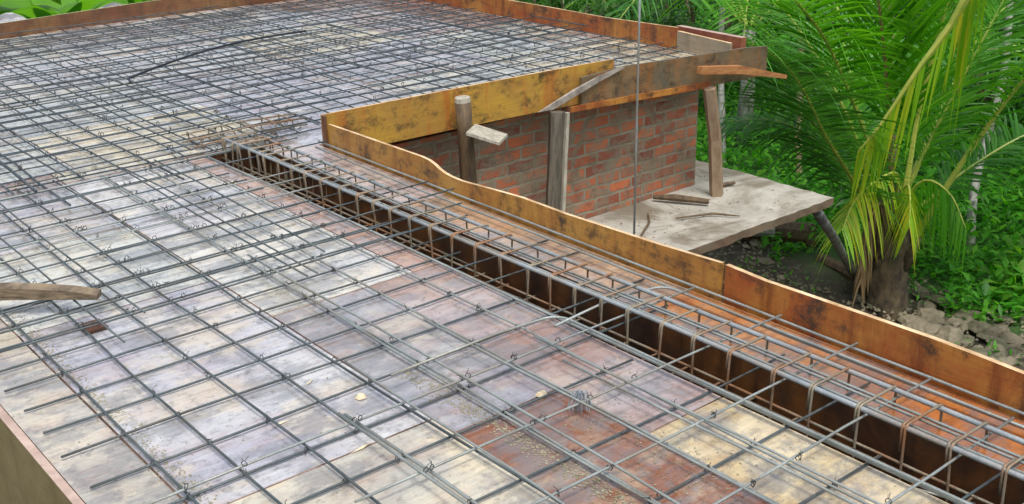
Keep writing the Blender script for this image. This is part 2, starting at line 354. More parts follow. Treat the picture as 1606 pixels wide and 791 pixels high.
mb = MB(); mb.add([(5.02, 5.785, -.07), (5.16, 5.785, -.075), (5.62, 5.775, .06), (5.85, 5.775, .118), (5.83, 5.775, .13), (5.6, 5.775, .10), (5.35, 5.785, .035)], [tuple(range(7))])
mb.add([(x, y-.006, z) for x, y, z in mb.v], [tuple(range(6, -1, -1))]); mb.add(mb.v[:14], [(i, (i+1) % 7, 7+(i+1) % 7, 7+i) for i in range(7)])
tag(mb.build('veneer_strip', simple('grey_veneer', (.15, .13, .11), (.38, .34, .29), 9, .7, 6, .3)), 'torn grey veneer strip slanting across the joint of the short boards', 'wood scrap')
mb = MB(); mb.tube([(6.55, 5.66, .01), (7.0, 5.64, -.05), (7.54, 5.6, -.185)], [.04, .045, .022], 4)
tag(mb.build('timber_beam', simple('orange_timber', (.24, .09, .03), (.42, .2, .07), 4, .6, 6, .3, .004, stretch=(2, 8, 8))), 'rough orange brown timber end poking out past the board corner toward the palm', 'timber')
vboard('formwork_board', [(7.05, 11.1, .17, -.06), (7.05, 9.6, .168, -.06), (7.05, 8.0, .166, -.06), (7.045, 7.2, .162, -.06), (7.055, 6.36, .18, -.06)], .022, [B_OR, EDGE], 'long orange brown formwork board along the far right side of the slab', -1)
vboard('formwork_board', [(7.03, 6.335, .158, -.06), (7.01, 5.76, .138, -.08)], .03, [B_TAN, EDGE], 'short pale tan formwork board closing the far corner', -1)
vboard('formwork_board', [(7.2, 6.5, .158, .02), (7.2, 5.8, .15, 0)], .06, [board('board_red', (.36, .13, .07), (.28, .08, .05), (.2, .07, .04), .3, 33), EDGEP], 'reddish plank showing behind the pale tan board at the far corner', -1)
vboard('formwork_board', [(.80, 10.92, .14, -.06), (1.2, 10.93, .142, -.06), (3.05, 11.0, .14, -.06), (4.5, 11.08, .165, -.06), (5.9, 11.13, .165, -.06), (7.09, 11.16, .165, -.06)], .022, [B_DARK, simple('mossy_edge', (.3, .34, .16), (.45, .42, .25), 5)], 'dark brown formwork board along the back left edge of the slab', -1)
vboard('side_board', [(.80, .0, .004, -.72), (.80, 11.0, .004, -.72)], .028, [B_KHAKI, EDGEP], 'tall khaki side board with a pinkish top edge at the lower left', 1)

# ---------------------------------------------------------------- deck
dk = thing('formwork_deck', (1.8, 4, 0), 'wet stained plywood formwork deck under the reinforcing mesh', 'plywood deck')
def sheet(x0, x1, y0, y1, m, z=0., lab=None, tilt=0.):
    mb = MB(); g = .004; x0 += g; x1 -= g; y0 += g; y1 -= g
    nx = max(2, int((x1-x0)/.3)+1); ny = max(2, int((y1-y0)/.3)+1); ph = random.uniform(0, 6)
    for j in range(ny):
        for i in range(nx):
            x = x0+(x1-x0)*i/(nx-1); y = y0+(y1-y0)*j/(ny-1)
            mb.v.append((x, y, z-.001+.0016*math.sin(x*4+ph)*math.sin(y*3+ph)+tilt*(x-x0)))
    for j in range(ny-1):
        for i in range(nx-1): mb.f.append((j*nx+i, j*nx+i+1, (j+1)*nx+i+1, (j+1)*nx+i)); mb.m.append(0)
    rim = [i for i in range(nx)]+[j*nx+nx-1 for j in range(1, ny)]+[(ny-1)*nx+i for i in range(nx-2, -1, -1)]+[j*nx for j in range(ny-2, 0, -1)]
    b = len(mb.v); L = len(rim); mb.v += [mb.v[i] for i in rim]+[(mb.v[i][0], mb.v[i][1], z-.018) for i in rim]
    for k in range(L): mb.f.append((b+k, b+L+k, b+L+(k+1) % L, b+(k+1) % L)); mb.m.append(1)
    o = mb.build('plywood_sheet', [m, EDGEP], dk, True)
    if lab: o['label'] = lab
    return o
# near strip columns (x) by rows (y)
sheet(.829, 1.06, .3, 4.6, P_PINK.copy() if False else ply('ply_edge_strip', (.40, .38, .33), (.5, .46, .40), .2, .4, .5, 40.1, .75), 0)
sheet(1.06, 1.9, .3, 2.74, ply('ply_n1', (.42, .41, .37), (.60, .56, .44), .2, .8, .6, 41, .4))
sheet(1.06, 1.9, 2.74, 4.35, ply('ply_n2', (.38, .38, .44), (.56, .56, .56), .12, .5, .8, 44, .42))
sheet(1.9, 2.36, .3, 2.62, P_RUST, lab='rust brown stained sheet beside the beam')
sheet(2.36, 2.74, .3, 2.2, P_YEL, lab='bare yellow sheet along the beam trench')
sheet(1.9, 2.36, 2.62, 3.84, ply('ply_n3', (.29, .29, .33), (.40, .39, .38), .4, .35, .85, 47, .35))
sheet(2.36, 2.74, 2.2, 3.84, P_PINK, lab='pinkish brown sheet beside the beam trench')
sheet(.829, 1.9, 4.6 if False else 4.35, 6.2, P_LAV) if False else None
sheet(1.06, 1.9, 4.35, 5.3, P_GREEN)
sheet(.829, 1.06, 4.6, 6.2, P_PINK)
sheet(1.9, 2.6, 3.84, 5.0, ply('ply_n4', (.52, .52, .50), (.66, .64, .56), .06, .5, .8, 50, .15), lab='pale cream sheet in the middle of the near deck')
sheet(2.6, 2.74, 3.84, 6.2, ply('ply_lipstrip', (.42, .27, .2), (.46, .33, .27), .25, .3, .6, 53, .5), lab='narrow pinkish strip along the trench lip')
sheet(1.06, 1.9, 5.3, 6.2, P_GREY)
sheet(1.9, 2.6, 5.0, 6.2, ply('ply_n5', (.52, .52, .54), (.66, .65, .62), .1, .5, .85, 56, .3))
sheet(.829, 1.9, 6.2, 6.42, P_PINK, .002); sheet(1.9, 2.74, 6.2, 6.45, P_CREAM, .004, 'cream plank strip across the deck at the beam end')
mats = [P_GREY, P_GREEN, P_CREAM, P_GREY, P_LAV, P_GREEN, P_GREY, P_PINK, P_CREAM, P_LAV]
k = 0
for (x0, x1) in ((.829, 2.05), (2.05, 3.27), (3.27, 4.49), (4.49, 5.71), (5.71, 7.045)):
    ys = [6.42, 7.3, 8.52, 9.74, 11.0] if x0 < 2.1 and x0 > .5 else ([6.45, 7.67, 8.89, 10.1, 11.0])
    if x0 >= 3.2: ys = [5.905 if x1 < 5.8 else 5.885]+[7.1, 8.3, 9.5, 11.08]
    if x0 < .5: ys = [6.42, 8.8, 10.85]
    for a, b in zip(ys[:-1], ys[1:]):
        sheet(x0, x1, a, b, mats[(k*3) % 10 if k % 3 else (k*7+1) % 10], random.uniform(-.001, .003)); k += 1
sheet(2.74, 3.27, 6.2, 6.45, P_GREEN)
sheet(3.056, 3.355, .3, 2.9, P_LEDGE, 0, 'orange ledge sheet between trench and board')
sheet(3.056, 3.355, 2.9, 4.6, ply('ply_ledge2', (.44, .26, .13), (.46, .33, .24), .35, .2, .75, 60, .5))
sheet(3.056, 3.355, 4.6, 6.2, P_LEDGEW)
# under-deck carcass, so nothing shows sky through the joints
mb = MB(); mb.box(.83, 2.72, .3, 6.2, -.07, -.021); mb.box(.83, 7.04, 6.25, 11.0, -.07, -.021); mb.box(3.4, 7.04, 5.9, 6.25, -.07, -.021); mb.box(3.074, 3.36, .3, 6.2, -.07, -.021)
mb.build('joist_layer', B_DARK, dk)
# beam trench box
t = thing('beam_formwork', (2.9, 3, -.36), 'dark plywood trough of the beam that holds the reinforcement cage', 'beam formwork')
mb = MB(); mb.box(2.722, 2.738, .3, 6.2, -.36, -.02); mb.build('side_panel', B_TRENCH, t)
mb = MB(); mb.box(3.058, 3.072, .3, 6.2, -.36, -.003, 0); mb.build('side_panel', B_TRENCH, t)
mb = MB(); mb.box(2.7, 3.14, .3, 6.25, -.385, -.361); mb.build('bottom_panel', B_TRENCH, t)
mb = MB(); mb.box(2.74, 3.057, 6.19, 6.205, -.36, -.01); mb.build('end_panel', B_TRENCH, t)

# ================================================================== REBAR
def barpts(p0, p1, bow=.006, seg=None, zbow=.003):
    L = (Vector(p1)-Vector(p0)).length; seg = seg or max(3, int(L/.45)); P = []
    ph1, ph2 = random.uniform(0, 6), random.uniform(0, 6)
    k = random.uniform(1.2, 2.6)
    for i in range(seg+1):
        t_ = i/seg; p = Vector(p0).lerp(Vector(p1), t_); s = p[0]+p[1]
        d = (Vector(p1)-Vector(p0)).normalized(); q = Vector((d.y, -d.x, 0))
        p = p+q*bow*(math.sin(s*k+ph1)+.35*math.sin(s*5.3+ph2)); p.z += zbow*math.sin(s*2.1+ph2); P.append(p)
    return P
def bar(parent, p0, p1, r=.0045, m=STEEL, bow=.008, name='rebar', pts=None, n=6):
    mb = MB(); mb.tube(pts or barpts(p0, p1, bow), r, n); return mb.build(name, m, parent, True)
z1, z2, z3, z4 = .013, .022, .047, .056        # layers: bottom B, bottom A, top B, top A
def at(v, z): return v*(1.9-z)/(1.9-.02)        # plan position of a bar measured at 2 cm height
M1 = thing('rebar_mat', (1.8, 3.2, .01), 'grey steel reinforcing mesh tied over the near slab beside the beam', 'rebar mesh')
M2 = thing('rebar_mat', (4.2, 8.5, .01), 'dense steel reinforcing mesh covering the far wide part of the slab', 'rebar mesh')
A_bot = [1.068, 1.257, 1.462, 1.652, 1.868, 2.075, 2.09, 2.33, 2.543]
A_top = [1.674, 2.12, 2.325, 2.73]
for i, x in enumerate(A_bot):
    xx = at(x, z2)
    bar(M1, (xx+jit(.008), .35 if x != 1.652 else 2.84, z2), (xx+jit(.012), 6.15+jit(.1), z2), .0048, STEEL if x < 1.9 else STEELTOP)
# spliced and upper bars
bar(M1, (at(1.683, z2)+.004, .35, z2), (at(1.674, z2), 2.93, z2), .0058, STEELTOP)
bar(M1, (at(1.66, z4), .35, z4), (at(1.66, z4), 2.90, z4), .0052, STEELTOP)
bar(M1, (at(1.87, z4), .35, z4), (at(1.875, z4), 3.2, z4), .0042, STEELTOP)
bar(M1, (at(2.118, z4), .35, z4), (at(2.135, z4), 4.4, z4), .0048, STEELTOP)
bar(M1, (at(2.325, z4), .35, z4), (at(2.32, z4), 3.3, z4), .0048, STEELTOP)
bar(M1, (at(2.50, z3), .35, z3), (at(2.49, z3), 2.7, z3), .0048, STEELTOP)
bar(M1, (2.725, .35, .03), (2.712, 6.13, .014), .0065, STEELTOP, .004)
bar(M1, (at(2.56, z4), .35, z4), (at(2.545, z4), 2.9, z4), .0045, STEELTOP)
bar(M1, (at(1.35, z4), 3.9, z4), (at(1.33, z4), 6.1, z4), .0042)
bar(M1, (at(1.50, z4), 4.1, z4), (at(1.51, z4), 6.1, z4), .0042)
bar(M1, (at(2.2, z4), 4.0, z4), (at(2.22, z4), 6.1, z4), .0042)
bar(M1, (at(2.26, z4), 4.0, z4), (at(2.24, z4), 6.1, z4), .0042)
bar(M1, (at(2.42, z4), 4.2, z4), (at(2.44, z4), 6.1, z4), .0042)
# hooked bar: comes across from the left, bends and follows the trench
def arc(c, r, a0, a1, z, n=6): return [(c[0]+r*math.cos(math.radians(a0+(a1-a0)*i/n)), c[1]+r*math.sin(math.radians(a0+(a1-a0)*i/n)), z) for i in range(n+1)]
bar(M1, None, None, .0055, STEELTOP, pts=[(1.9, 2.98, .07), (2.4, 3.01, .06)]+arc((2.62, 2.93), .08, 90, 0, .05)+[(2.705, 2.0, .045), (2.71, 1.0, .045), (2.71, .4, .045)])
B_bot = [3.865, 3.68, 3.49, 3.295, 3.06, 2.81, 2.575, 2.24, 1.905, 1.60, 1.32, 1.05, .8]
B_top = [2.87, 2.467, 2.108, 1.765, 1.45, 1.18, .92]
Bset = []
for i, y in enumerate(B_bot):
    yy = at(y, z1); a, b = .876*.99+jit(.006), 3.12+random.uniform(-.05, .2)
    if i % 3 == 0: b = 2.6+random.uniform(0, .3)
    bar(M1, (a, yy+jit(.006), z1), (b, yy+jit(.014), z1), .0046); Bset.append((yy, z1))
for y in B_top:
    yy = at(y, z3); bar(M1, (.88+jit(.3)+.25 if y < 2.8 else .876, yy, z3 if y < 2.8 else z3-.01), (3.3+random.uniform(-.05, .06), yy+jit(.012), z3+.004), .0046, STEELTOP); Bset.append((yy, z3))
y = 4.06
while y < 6.12:
    bar(M1, (.86, y+jit(.01), z1), (random.choice((2.7, 3.1, 3.32))+jit(.05), y+jit(.012), z1), .0045); Bset.append((y, z1))
    if random.random() < .75:
        yt = y+random.uniform(.05, .12); bar(M1, (.86 if random.random() < .6 else 1.6, yt, z3-.008), (3.0+random.uniform(0, .4), yt+jit(.02), z3), .0045, STEELTOP if random.random() < .4 else STEEL); Bset.append((yt, z3))
    y += .19+jit(.012)
# edge bars along the board
bar(M1, (3.335, .4, .03), (3.33, 5.86, .035), .0058, STEELTOP, .006); bar(M1, (3.243, .4, .034), (3.237, 5.75, .038), .0055, STEELTOP, .007)
bar(M1, None, None, .0058, STEELTOP, pts=[(2.62, 2.93, .05), (3.0, 2.97, .05)]+arc((3.155, 2.87), .07, 90, 0, .045)+[(3.227, 2.0, .046), (3.229, .4, .046)])

# far mesh
y = 6.2
yi = 0
while y < 10.85:
    x0 = .87
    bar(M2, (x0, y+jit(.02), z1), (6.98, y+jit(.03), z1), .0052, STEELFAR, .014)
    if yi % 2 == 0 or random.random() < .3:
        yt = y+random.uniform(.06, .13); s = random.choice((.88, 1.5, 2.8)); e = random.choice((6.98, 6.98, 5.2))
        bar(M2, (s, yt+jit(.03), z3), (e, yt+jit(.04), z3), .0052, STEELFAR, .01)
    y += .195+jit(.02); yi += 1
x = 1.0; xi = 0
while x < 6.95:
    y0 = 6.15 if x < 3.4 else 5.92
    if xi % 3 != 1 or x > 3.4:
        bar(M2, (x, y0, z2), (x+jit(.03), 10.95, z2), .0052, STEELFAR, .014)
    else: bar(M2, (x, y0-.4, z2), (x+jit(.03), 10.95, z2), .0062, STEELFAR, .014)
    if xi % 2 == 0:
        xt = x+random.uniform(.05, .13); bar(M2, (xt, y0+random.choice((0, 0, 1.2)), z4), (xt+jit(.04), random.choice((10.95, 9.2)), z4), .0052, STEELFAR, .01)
    x += .2+jit(.02); xi += 1
bar(M2, (1.7, 6.0, z4), (1.72, 8.6, z4), .009, STEELFAR, .01)
# tie wires
def tie(mb, x, y, z, sc=1.):
    r = .0011*sc; a = random.uniform(0, 3.14); u = Vector((math.cos(a), math.sin(a), 0))
    ring = [Vector((x, y, z))+u*.010*math.cos(q)+Vector((0, 0, .010*math.sin(q))) for q in np.linspace(0, 6.28, 7)]
    mb.tube(ring, r*1.5, 4, cap=False)
    for k in range(2):
        d = Vector((jit(1), jit(1), random.uniform(.2, .9))).normalized()*random.uniform(.008, .022)
        mb.tube([Vector((x, y, z+.008)), Vector((x, y, z+.008))+d*.5+Vector((jit(.004), jit(.004), 0)), Vector((x, y, z+.008))+d], r*.9, 4, cap=False)
nodes = []
for xx in A_bot+[1.674, 2.12, 2.325, 2.55]:
    for (yy, zz) in Bset: nodes.append((xx, yy, (zz+z2)/2 if zz < .03 else (zz+.004)))
random.shuffle(nodes); nodes = [q for i, q in enumerate(nodes) if random.random() < .72]
nodes.sort(key=lambda q: q[0]**2+q[1]**2)
for q in nodes[:42]:
    mb = MB(); tie(mb, *q); mb.build('tie_wire', WIRE, M1)
mb = MB()
for q in nodes[42:]: tie(mb, *q)
tag(mb.build('tie_wires', WIRE, M1), kind='stuff')
mb = MB()
for i in range(420):
    x = 1.0+.2*random.randint(0, 29); y = 6.2+.195*random.randint(0, 23)
    if x > 7 : continue
    tie(mb, x+jit(.02), y+jit(.02), .03, 1.5)
tag(mb.build('tie_wires', WIRE, M2), kind='stuff')
# bunch of loose wire hanging on a crossing
mb = MB()
for i in range(26):
    a = random.uniform(0, 6.28); h_ = random.uniform(.015, .05)
    P = [Vector((2.305, 2.452, .062))]; d = Vector((math.cos(a), math.sin(a), 0))
    P.append(P[0]+d*h_*.5+Vector((0, 0, .012))); P.append(P[0]+d*h_*.9+Vector((-.01, -.01, -.045)))
    mb.tube(P, .0016, 4, cap=False)
tag(mb.build('wire_bunch', simple('pale_wire', (.14, .17, .2), (.28, .32, .35), 20, .4, 2, 0)), 'bluish tuft of loose tying wire hanging from a bar crossing above the rust stain', 'wire')

# ---------------------------------------------------------------- beam cage
CG = thing('beam_cage', (2.95, 3.2, -.3), 'raised reinforcement cage with rusty stirrups lying in the beam trench', 'beam rebar cage')
XF, XR, ZT, ZB = 2.872, 3.085, .085, -.16
def xs(y): return (y-3)*-.011
def longbar(x, z, r, m=STEELBIG, y0=.35, y1=6.2, nm='main_bar'):
    P = [(x+xs(q)+.003*math.sin(q*3+x*9), q, z+.004*math.sin(q*2.1+x*5)) for q in np.linspace(y0, y1, 16)]
    mb = MB(); mb.tube(P, r, 8); return mb.build(nm, m, CG, True)
longbar(XF+.012, ZT-.004, .0095); longbar(XR-.012, ZT-.008, .0095, y1=6.05)
longbar(XF+.012, ZB+.012, .0075, STEELRUST); longbar(XR-.012, ZB+.012, .0075, STEELRUST)
longbar(XF+.006, -.045, .0052, STEELRUST); longbar(XR-.006, -.05, .0052, STEELRUST)
longbar(XF+.06, ZT-.02, .0052, STEELTOP); longbar(XR-.062, ZT-.03, .0052, STEELTOP, y1=5.6)
longbar((XF+XR)/2, ZB+.012, .0065, STEELRUST)
longbar(XF+.03, -.10, .0055, STEELTOP); longbar(XF+.1, ZT-.012, .0045, STEELTOP); longbar(XF+.002, -.085, .0045, STEELTOP, y1=3.6)
def stirrup(y, dx=0, tilt=0, r=.0048):
    c = .018; P = []; xf, xr = XF+xs(y)+dx, XR+xs(y)+dx
    for cx, cz, a0 in ((xf+c, ZB+c, 180), (xr-c, ZB+c, 270), (xr-c, ZT+.006-c, 0), (xf+c, ZT+.006-c, 90)):
        for i in range(4):
            a = math.radians(a0+30*i); P.append((cx+c*math.cos(a), y+tilt*(cz), cz+c*math.sin(a)))
    P.append(P[0]); P.append((xf, y+.014, ZB+c+.0)) ; P = P[:-1]
    # overlapping hook at the front top corner
    H = [(xf+c+c*math.cos(math.radians(a)), y+.011+tilt*ZT, ZT+.006-c+c*math.sin(math.radians(a))) for a in (180, 150, 120, 90)]
    mb = MB(); mb.tube(P, r, 6, cap=False); mb.tube([(xf, y+.011, ZT-.09)]+H+[(xf+.07, y+.013, ZT+.004)], r*.95, 6)
    return mb.build('stirrup', STEELRUST, CG, True)
for y in (2.454, 2.289, 2.094, 1.939, 1.759, 1.591, 1.434, 1.262, 1.10, .93, .77, .6, .45): stirrup(y+.005, 0, jit(.06))
y = 2.62
while y < 6.15: stirrup(y, jit(.003), jit(.12)); y += .163+jit(.02)
for y in (5.72, 5.81, 5.93, 6.02, 6.13): stirrup(y, jit(.012), jit(.3))
# short cross cage at the beam end
CG2 = thing('beam_cage', (3.1, 6.35, 0), 'short tangled brownish rebar cage crossing the deck at the upstream beam end', 'beam rebar cage')
for (yy, zz) in ((6.30, .068), (6.46, .068), (6.30, .025), (6.46, .025)):
    mb = MB(); mb.tube([(2.72, yy, zz), (3.1, yy+.02, zz+.01), (3.5, yy+jit(.02), zz)], .006, 6); mb.build('main_bar', STEELRUST, CG2, True)
for x in (2.78, 2.9, 3.0, 3.12, 3.26, 3.4):
    mb = MB(); s = jit(.03); mb.tube([(x, 6.29, .01), (x+s, 6.29, .075), (x+s, 6.47, .078), (x, 6.47, .01), (x, 6.29, .01)], .0048, 5); mb.build('stirrup', STEELRUST, CG2)
# starter stubs poking out in the trench and beside the ledge
for (a, b) in (((2.78, 1.15, -.03), (3.02, 1.17, -.03)), ((2.8, 1.0, -.01), (3.03, 1.03, -.02)), ((2.76, 2.12, -.07), (2.84, 2.1, -.075)), ((2.8, 1.5, -.05), (2.9, 1.35, -.075))):
    bar(CG, a, b, .0055, STEELTOP, .0, 'stub_bar')

# ---------------------------------------------------------------- loose things on the slab
P = []
for i in range(15):
    q = i/14; x = 3.12+(5.07-3.12)*q; yy = 8.25+(9.0-8.25)*q+.10*math.sin(q*math.pi)
    P.append((x, yy, .068+.03*math.sin(q*math.pi)))
P = [(3.08, 8.12, .066)]+P
mb = MB(); mb.tube(P, .0095, 8); tag(mb.build('hose', HOSE, smooth=True), 'black bent hose arching over the far rebar mesh', 'hose')
t = thing('timber_plank', (1.1, 4.6, .07), 'weathered grey brown curved plank resting on the mesh at the left edge', 'timber plank')
mb = MB(); L_ = [(1.375, 4.315, .062, .105), (1.30, 4.39, .06, .118), (1.2, 4.48, .06, .128), (1.08, 4.58, .06, .134), (.93, 4.69, .062, .136), (.75, 4.82, .062, .133), (.5, 5.0, .06, .13)]
for i, (x, y, a, b) in enumerate(L_):
    a += .01; b -= .012
    n_ = Vector((.64, .77, 0))*.055
    mb.v += [(x, y, a), (x, y, b), (x+n_.x, y+n_.y, b+.004), (x+n_.x, y+n_.y, a)]
for i in range(len(L_)-1):
    for k in range(4): mb.f.append((4*i+k, 4*i+(k+1) % 4, 4*i+4+(k+1) % 4, 4*i+4+k)); mb.m.append(0)
mb.f += [(3, 2, 1, 0), tuple(len(mb.v)-4+k for k in range(4))]; mb.m += [0, 0]
mb.build('plank', simple('plank_wood', (.07, .05, .032), (.24, .18, .11), 3.2, .6, 7, .5, .004, stretch=(4, 4, 22)), t)
mb = MB(); mb.box(1.27, 1.355, 4.17, 4.27, .003, .012); tag(mb.build('plank_reflection', board('reflection_red', (.13, .045, .02), (.09, .035, .015), (.15, .06, .03), .3, 37)), 'flat reddish brown patch painted as the reflection of the curved plank end', 'wood scrap')  # thin box coloured as the plank's red-brown reflection on the wet deck
# concrete spacers / splinters
sp = [((2.28, 2.62), 'by the wire tuft'), ((1.80, 3.02), 'near the middle of the near mesh'), ((2.60, 5.55), 'next to the upstream end of the trench')]
for (x, y), s in sp:
    mb = MB(); vs = []
    for k in range(7):
        a = 6.28*k/7; r = .02+jit(.006); vs.append((x+r*math.cos(a), y+r*math.sin(a), .002))
    vs += [(v[0]*.6+x*.4, v[1]*.6+y*.4, .014) for v in vs]
    mb.add(vs, [(k, (k+1) % 7, 7+(k+1) % 7, 7+k) for k in range(7)]+[tuple(range(7, 14))])
    tag(mb.build('mortar_lump', CHIP), 'small pale mortar lump on the deck '+s, 'mortar lump')
for (x, y, a, l, s) in ((1.62, 2.74, .2, .10, 'pale long splinter lying near the bottom centre of the mesh'), (1.72, 3.24, .5, .06, 'pale torn veneer chip on the near deck'), (1.50, 3.05, .1, .06, 'short pale veneer splinter left of the long one')):
    mb = MB(); d = Vector((math.cos(a), math.sin(a), 0))*l/2; n_ = Vector((-d.y, d.x, 0))*.16; c_ = Vector((x, y, .003))
    mb.add([c_-d, c_-n_, c_+d, c_+n_*.8, c_+Vector((0, 0, .004))], [(0, 1, 4), (1, 2, 4), (2, 3, 4), (3, 0, 4)])
    tag(mb.build('wood_splinter', CHIP), s, 'splinter')
# sandy dirt along seams
mb = MB()
def grit(x, y, r):
    n = 5; ph = jit(3); mb.add([(x+r*math.cos(6.28*k/n+ph), y+r*1.2*math.sin(6.28*k/n+ph), .0005) for k in range(n)]+[(x, y, r*.5)], [(k, (k+1) % n, n) for k in range(n)])
for i in range(2000):
    y = random.uniform(.9, 4.6); grit(1.10+random.gauss(0, .022), y, random.uniform(.001, .0045))
for i in range(1800):
    y = random.uniform(.9, 3.1); grit(2.03+random.gauss(0, .024), y, random.uniform(.001, .005))
for i in range(500): grit(2.3+random.gauss(0, .12), 2.0+random.gauss(0, .35), random.uniform(.001, .004))
for i in range(500): grit(random.uniform(.9, 2.7), random.uniform(1.2, 6), random.uniform(.001, .004))
tag(mb.build('sandy_grit', simple('grit', (.15, .14, .09), (.32, .29, .2), 20, .9, 3, 0)), 'sandy grit gathered along the plywood seams', 'sand', kind='stuff')

# ================================================================== VEGETATION
def fastmesh(name, V, Fq, mats, parent=None, mi=None):
    V = np.asarray(V, dtype=np.float32).reshape(-1, 3); Fq = np.asarray(Fq, dtype=np.int32)
    me = bpy.data.meshes.new(name); me.vertices.add(len(V)); me.vertices.foreach_set('co', V.ravel())
    me.loops.add(Fq.size); me.loops.foreach_set('vertex_index', Fq.ravel()); me.polygons.add(len(Fq))
    me.polygons.foreach_set('loop_start', np.arange(0, Fq.size, Fq.shape[1], dtype=np.int32))
    me.update(calc_edges=True)
    for q in (mats if isinstance(mats, list) else [mats]): me.materials.append(q)
    o = bpy.data.objects.new(name, me); C.objects.link(o)
    if parent: o.parent = parent; o.matrix_parent_inverse = Matrix.Translation(-Vector(parent.location))
    return o
def leafset(P, Ln, Wd, dirs, droop=.3):
    """each leaf: folded diamond of 2 quads (6 verts): base, mid-left/right, tip"""
    n = len(P); up = np.tile([0, 0, 1.], (n, 1)); side = np.cross(dirs, up); side /= np.linalg.norm(side, axis=1)[:, None]+1e-6
    nrm = np.cross(side, dirs); Ln = Ln[:, None]; Wd = Wd[:, None]
    b = P; m1 = P+dirs*Ln*.45+nrm*Ln*.06; tip = P+dirs*Ln-up*Ln*droop
    l1 = m1-side*Wd*.5-nrm*Wd*.12; r1 = m1+side*Wd*.5-nrm*Wd*.12
    V = np.stack([b, l1, tip, r1, m1], 1).reshape(-1, 3); k = np.arange(n)[:, None]*5
    Fq = np.concatenate([k+np.array([[0, 1, 2, 4]]), k+np.array([[0, 4, 2, 3]])], 0)
    return V, Fq
def rdirs(n, upb=.3):
    d = rng.normal(size=(n, 3)); d[:, 2] = d[:, 2]*.6+upb; return d/np.linalg.norm(d, axis=1)[:, None]
G1 = leafmat('leaf_ground', [(.02, .11, .008), (.045, .23, .010), (.08, .34, .016), (.16, .44, .035)])
G2 = leafmat('leaf_bush', [(.015, .06, .01), (.035, .12, .015), (.07, .20, .03), (.12, .27, .05)])
G3 = leafmat('leaf_bright', [(.05, .16, .01), (.09, .27, .012), (.16, .38, .03)])
G4 = leafmat('leaf_tree_dark', [(.01, .045, .008), (.022, .085, .012), (.05, .15, .022), (.11, .22, .05)])
PALM = leafmat('palm_leaf', [(.035, .16, .006), (.075, .28, .010), (.14, .38, .018)], .35, .5)
PALMD = leafmat('palm_leaf_dark', [(.025, .12, .012), (.05, .20, .02), (.10, .28, .05)], .35, .35)
PALMY = leafmat('palm_leaf_yellow', [(.12, .34, .012), (.26, .46, .02), (.52, .48, .03)], .35, .45)
RACH = simple('palm_rachis', (.16, .28, .03), (.34, .38, .06), 3, .45, 4, .1)
RACHB = simple('palm_rachis_brown', (.16, .13, .05), (.3, .2, .07), 3, .5, 4, .1)
RACHY = simple('palm_rachis_yellow', (.28, .38, .05), (.46, .48, .09), 3, .4, 4, .1)
BARKW = simple('pale_bark', (.12, .12, .09), (.40, .39, .36), 5, .85, 7, .4, .01, stretch=(2, 2, 1))
BARKB = simple('brown_bark', (.14, .10, .06), (.28, .2, .12), 5, .85, 6, .5, .01, stretch=(1, 1, 3))
PTRUNK = simple('palm_trunk', (.018, .014, .009), (.13, .095, .05), 5, .9, 7, .9, .03, stretch=(1.5, 1.5, 1))

# ground cover: sampled over the garden beyond the dirt strip
n = 95000; r = np.exp(rng.uniform(math.log(10.5), math.log(46), n)); th = np.radians(rng.uniform(24, 75, n))
x = r*np.sin(th); y = r*np.cos(th)
wob = .35*np.sin(y*2.1)+.25*np.sin(y*5.3+1)
keep = ((x > 11.05+wob) | (y > 12.5)) & ~((x < 7.6) & (y < 12))
x, y, r = x[keep], y[keep], r[keep]; n = len(x)
hn = (np.sin(x*1.1+2*np.sin(y*.6))+np.sin(y*1.3+1.5*np.sin(x*.9)))*.25+.5
z = -3.3+rng.uniform(0, 1, n)**1.5*(.12+.55*np.clip(hn, 0, 1))
sz = (.035+.0068*r)*rng.uniform(.6, 1.5, n)
V, Fq = leafset(np.stack([x, y, z], 1), sz, sz*rng.uniform(.3, .6, n), rdirs(n, .45), .15)
tag(fastmesh('ground_cover', V, Fq, G1), 'dense bright green creeping plants beyond the dirt strip', 'ground cover', kind='stuff')
# sparse weeds in the dirt strip
n = 1500; x = rng.uniform(8.6, 11.3, n); y = rng.uniform(3.2, 11, n); q = np.sin(x*3)*np.sin(y*2.2+1) > .25; x, y = x[q], y[q]; n = len(x)
sz = rng.uniform(.05, .14, n); V, Fq = leafset(np.stack([x, y, -3.27+rng.uniform(0, .1, n)], 1), sz, sz*.3, rdirs(n, .7), .1)
tag(fastmesh('weeds', V, Fq, G1), 'sparse small weeds growing in the dark dirt strip', 'weeds', kind='stuff')

def rock(x, y, s, z=-3.3):
    import bmesh
    bm = bmesh.new(); bmesh.ops.create_icosphere(bm, subdivisions=2, radius=1)
    a, b, c_ = random.uniform(.8, 1.3), random.uniform(.7, 1.1), random.uniform(.45, .75); ph = random.uniform(0, 9)
    for v in bm.verts:
        k = 1+.22*math.sin(v.co.x*3.1+ph)*math.cos(v.co.y*2.7+ph*2)+.12*math.sin(v.co.z*5+ph)+jit(.07)
        v.co = Vector((v.co.x*a, v.co.y*b, v.co.z*c_))*k*s
    rt = Matrix.Rotation(ph, 4, 'Z'); bmesh.ops.transform(bm, matrix=Matrix.Translation((x, y, z+s*.25)) @ rt, verts=bm.verts)
    me = bpy.data.meshes.new('rock'); bm.to_mesh(me); bm.free(); me.materials.append(ROCKM)
    o = bpy.data.objects.new('rock', me); C.objects.link(o); return o
big = [((10.15, 5.25, .17), 'largest pale rock at the dirt edge near the right side'), ((10.0, 4.85, .13), 'flat tan rock just beside the largest rock'), ((9.75, 4.95, .12), 'grey rock closest to the orange board at lower right'),
       ((10.6, 5.15, .12), 'squarish yellowish rock behind the largest rock'), ((9.55, 4.4, .16), 'broad tan rock at the right edge above the board end')]
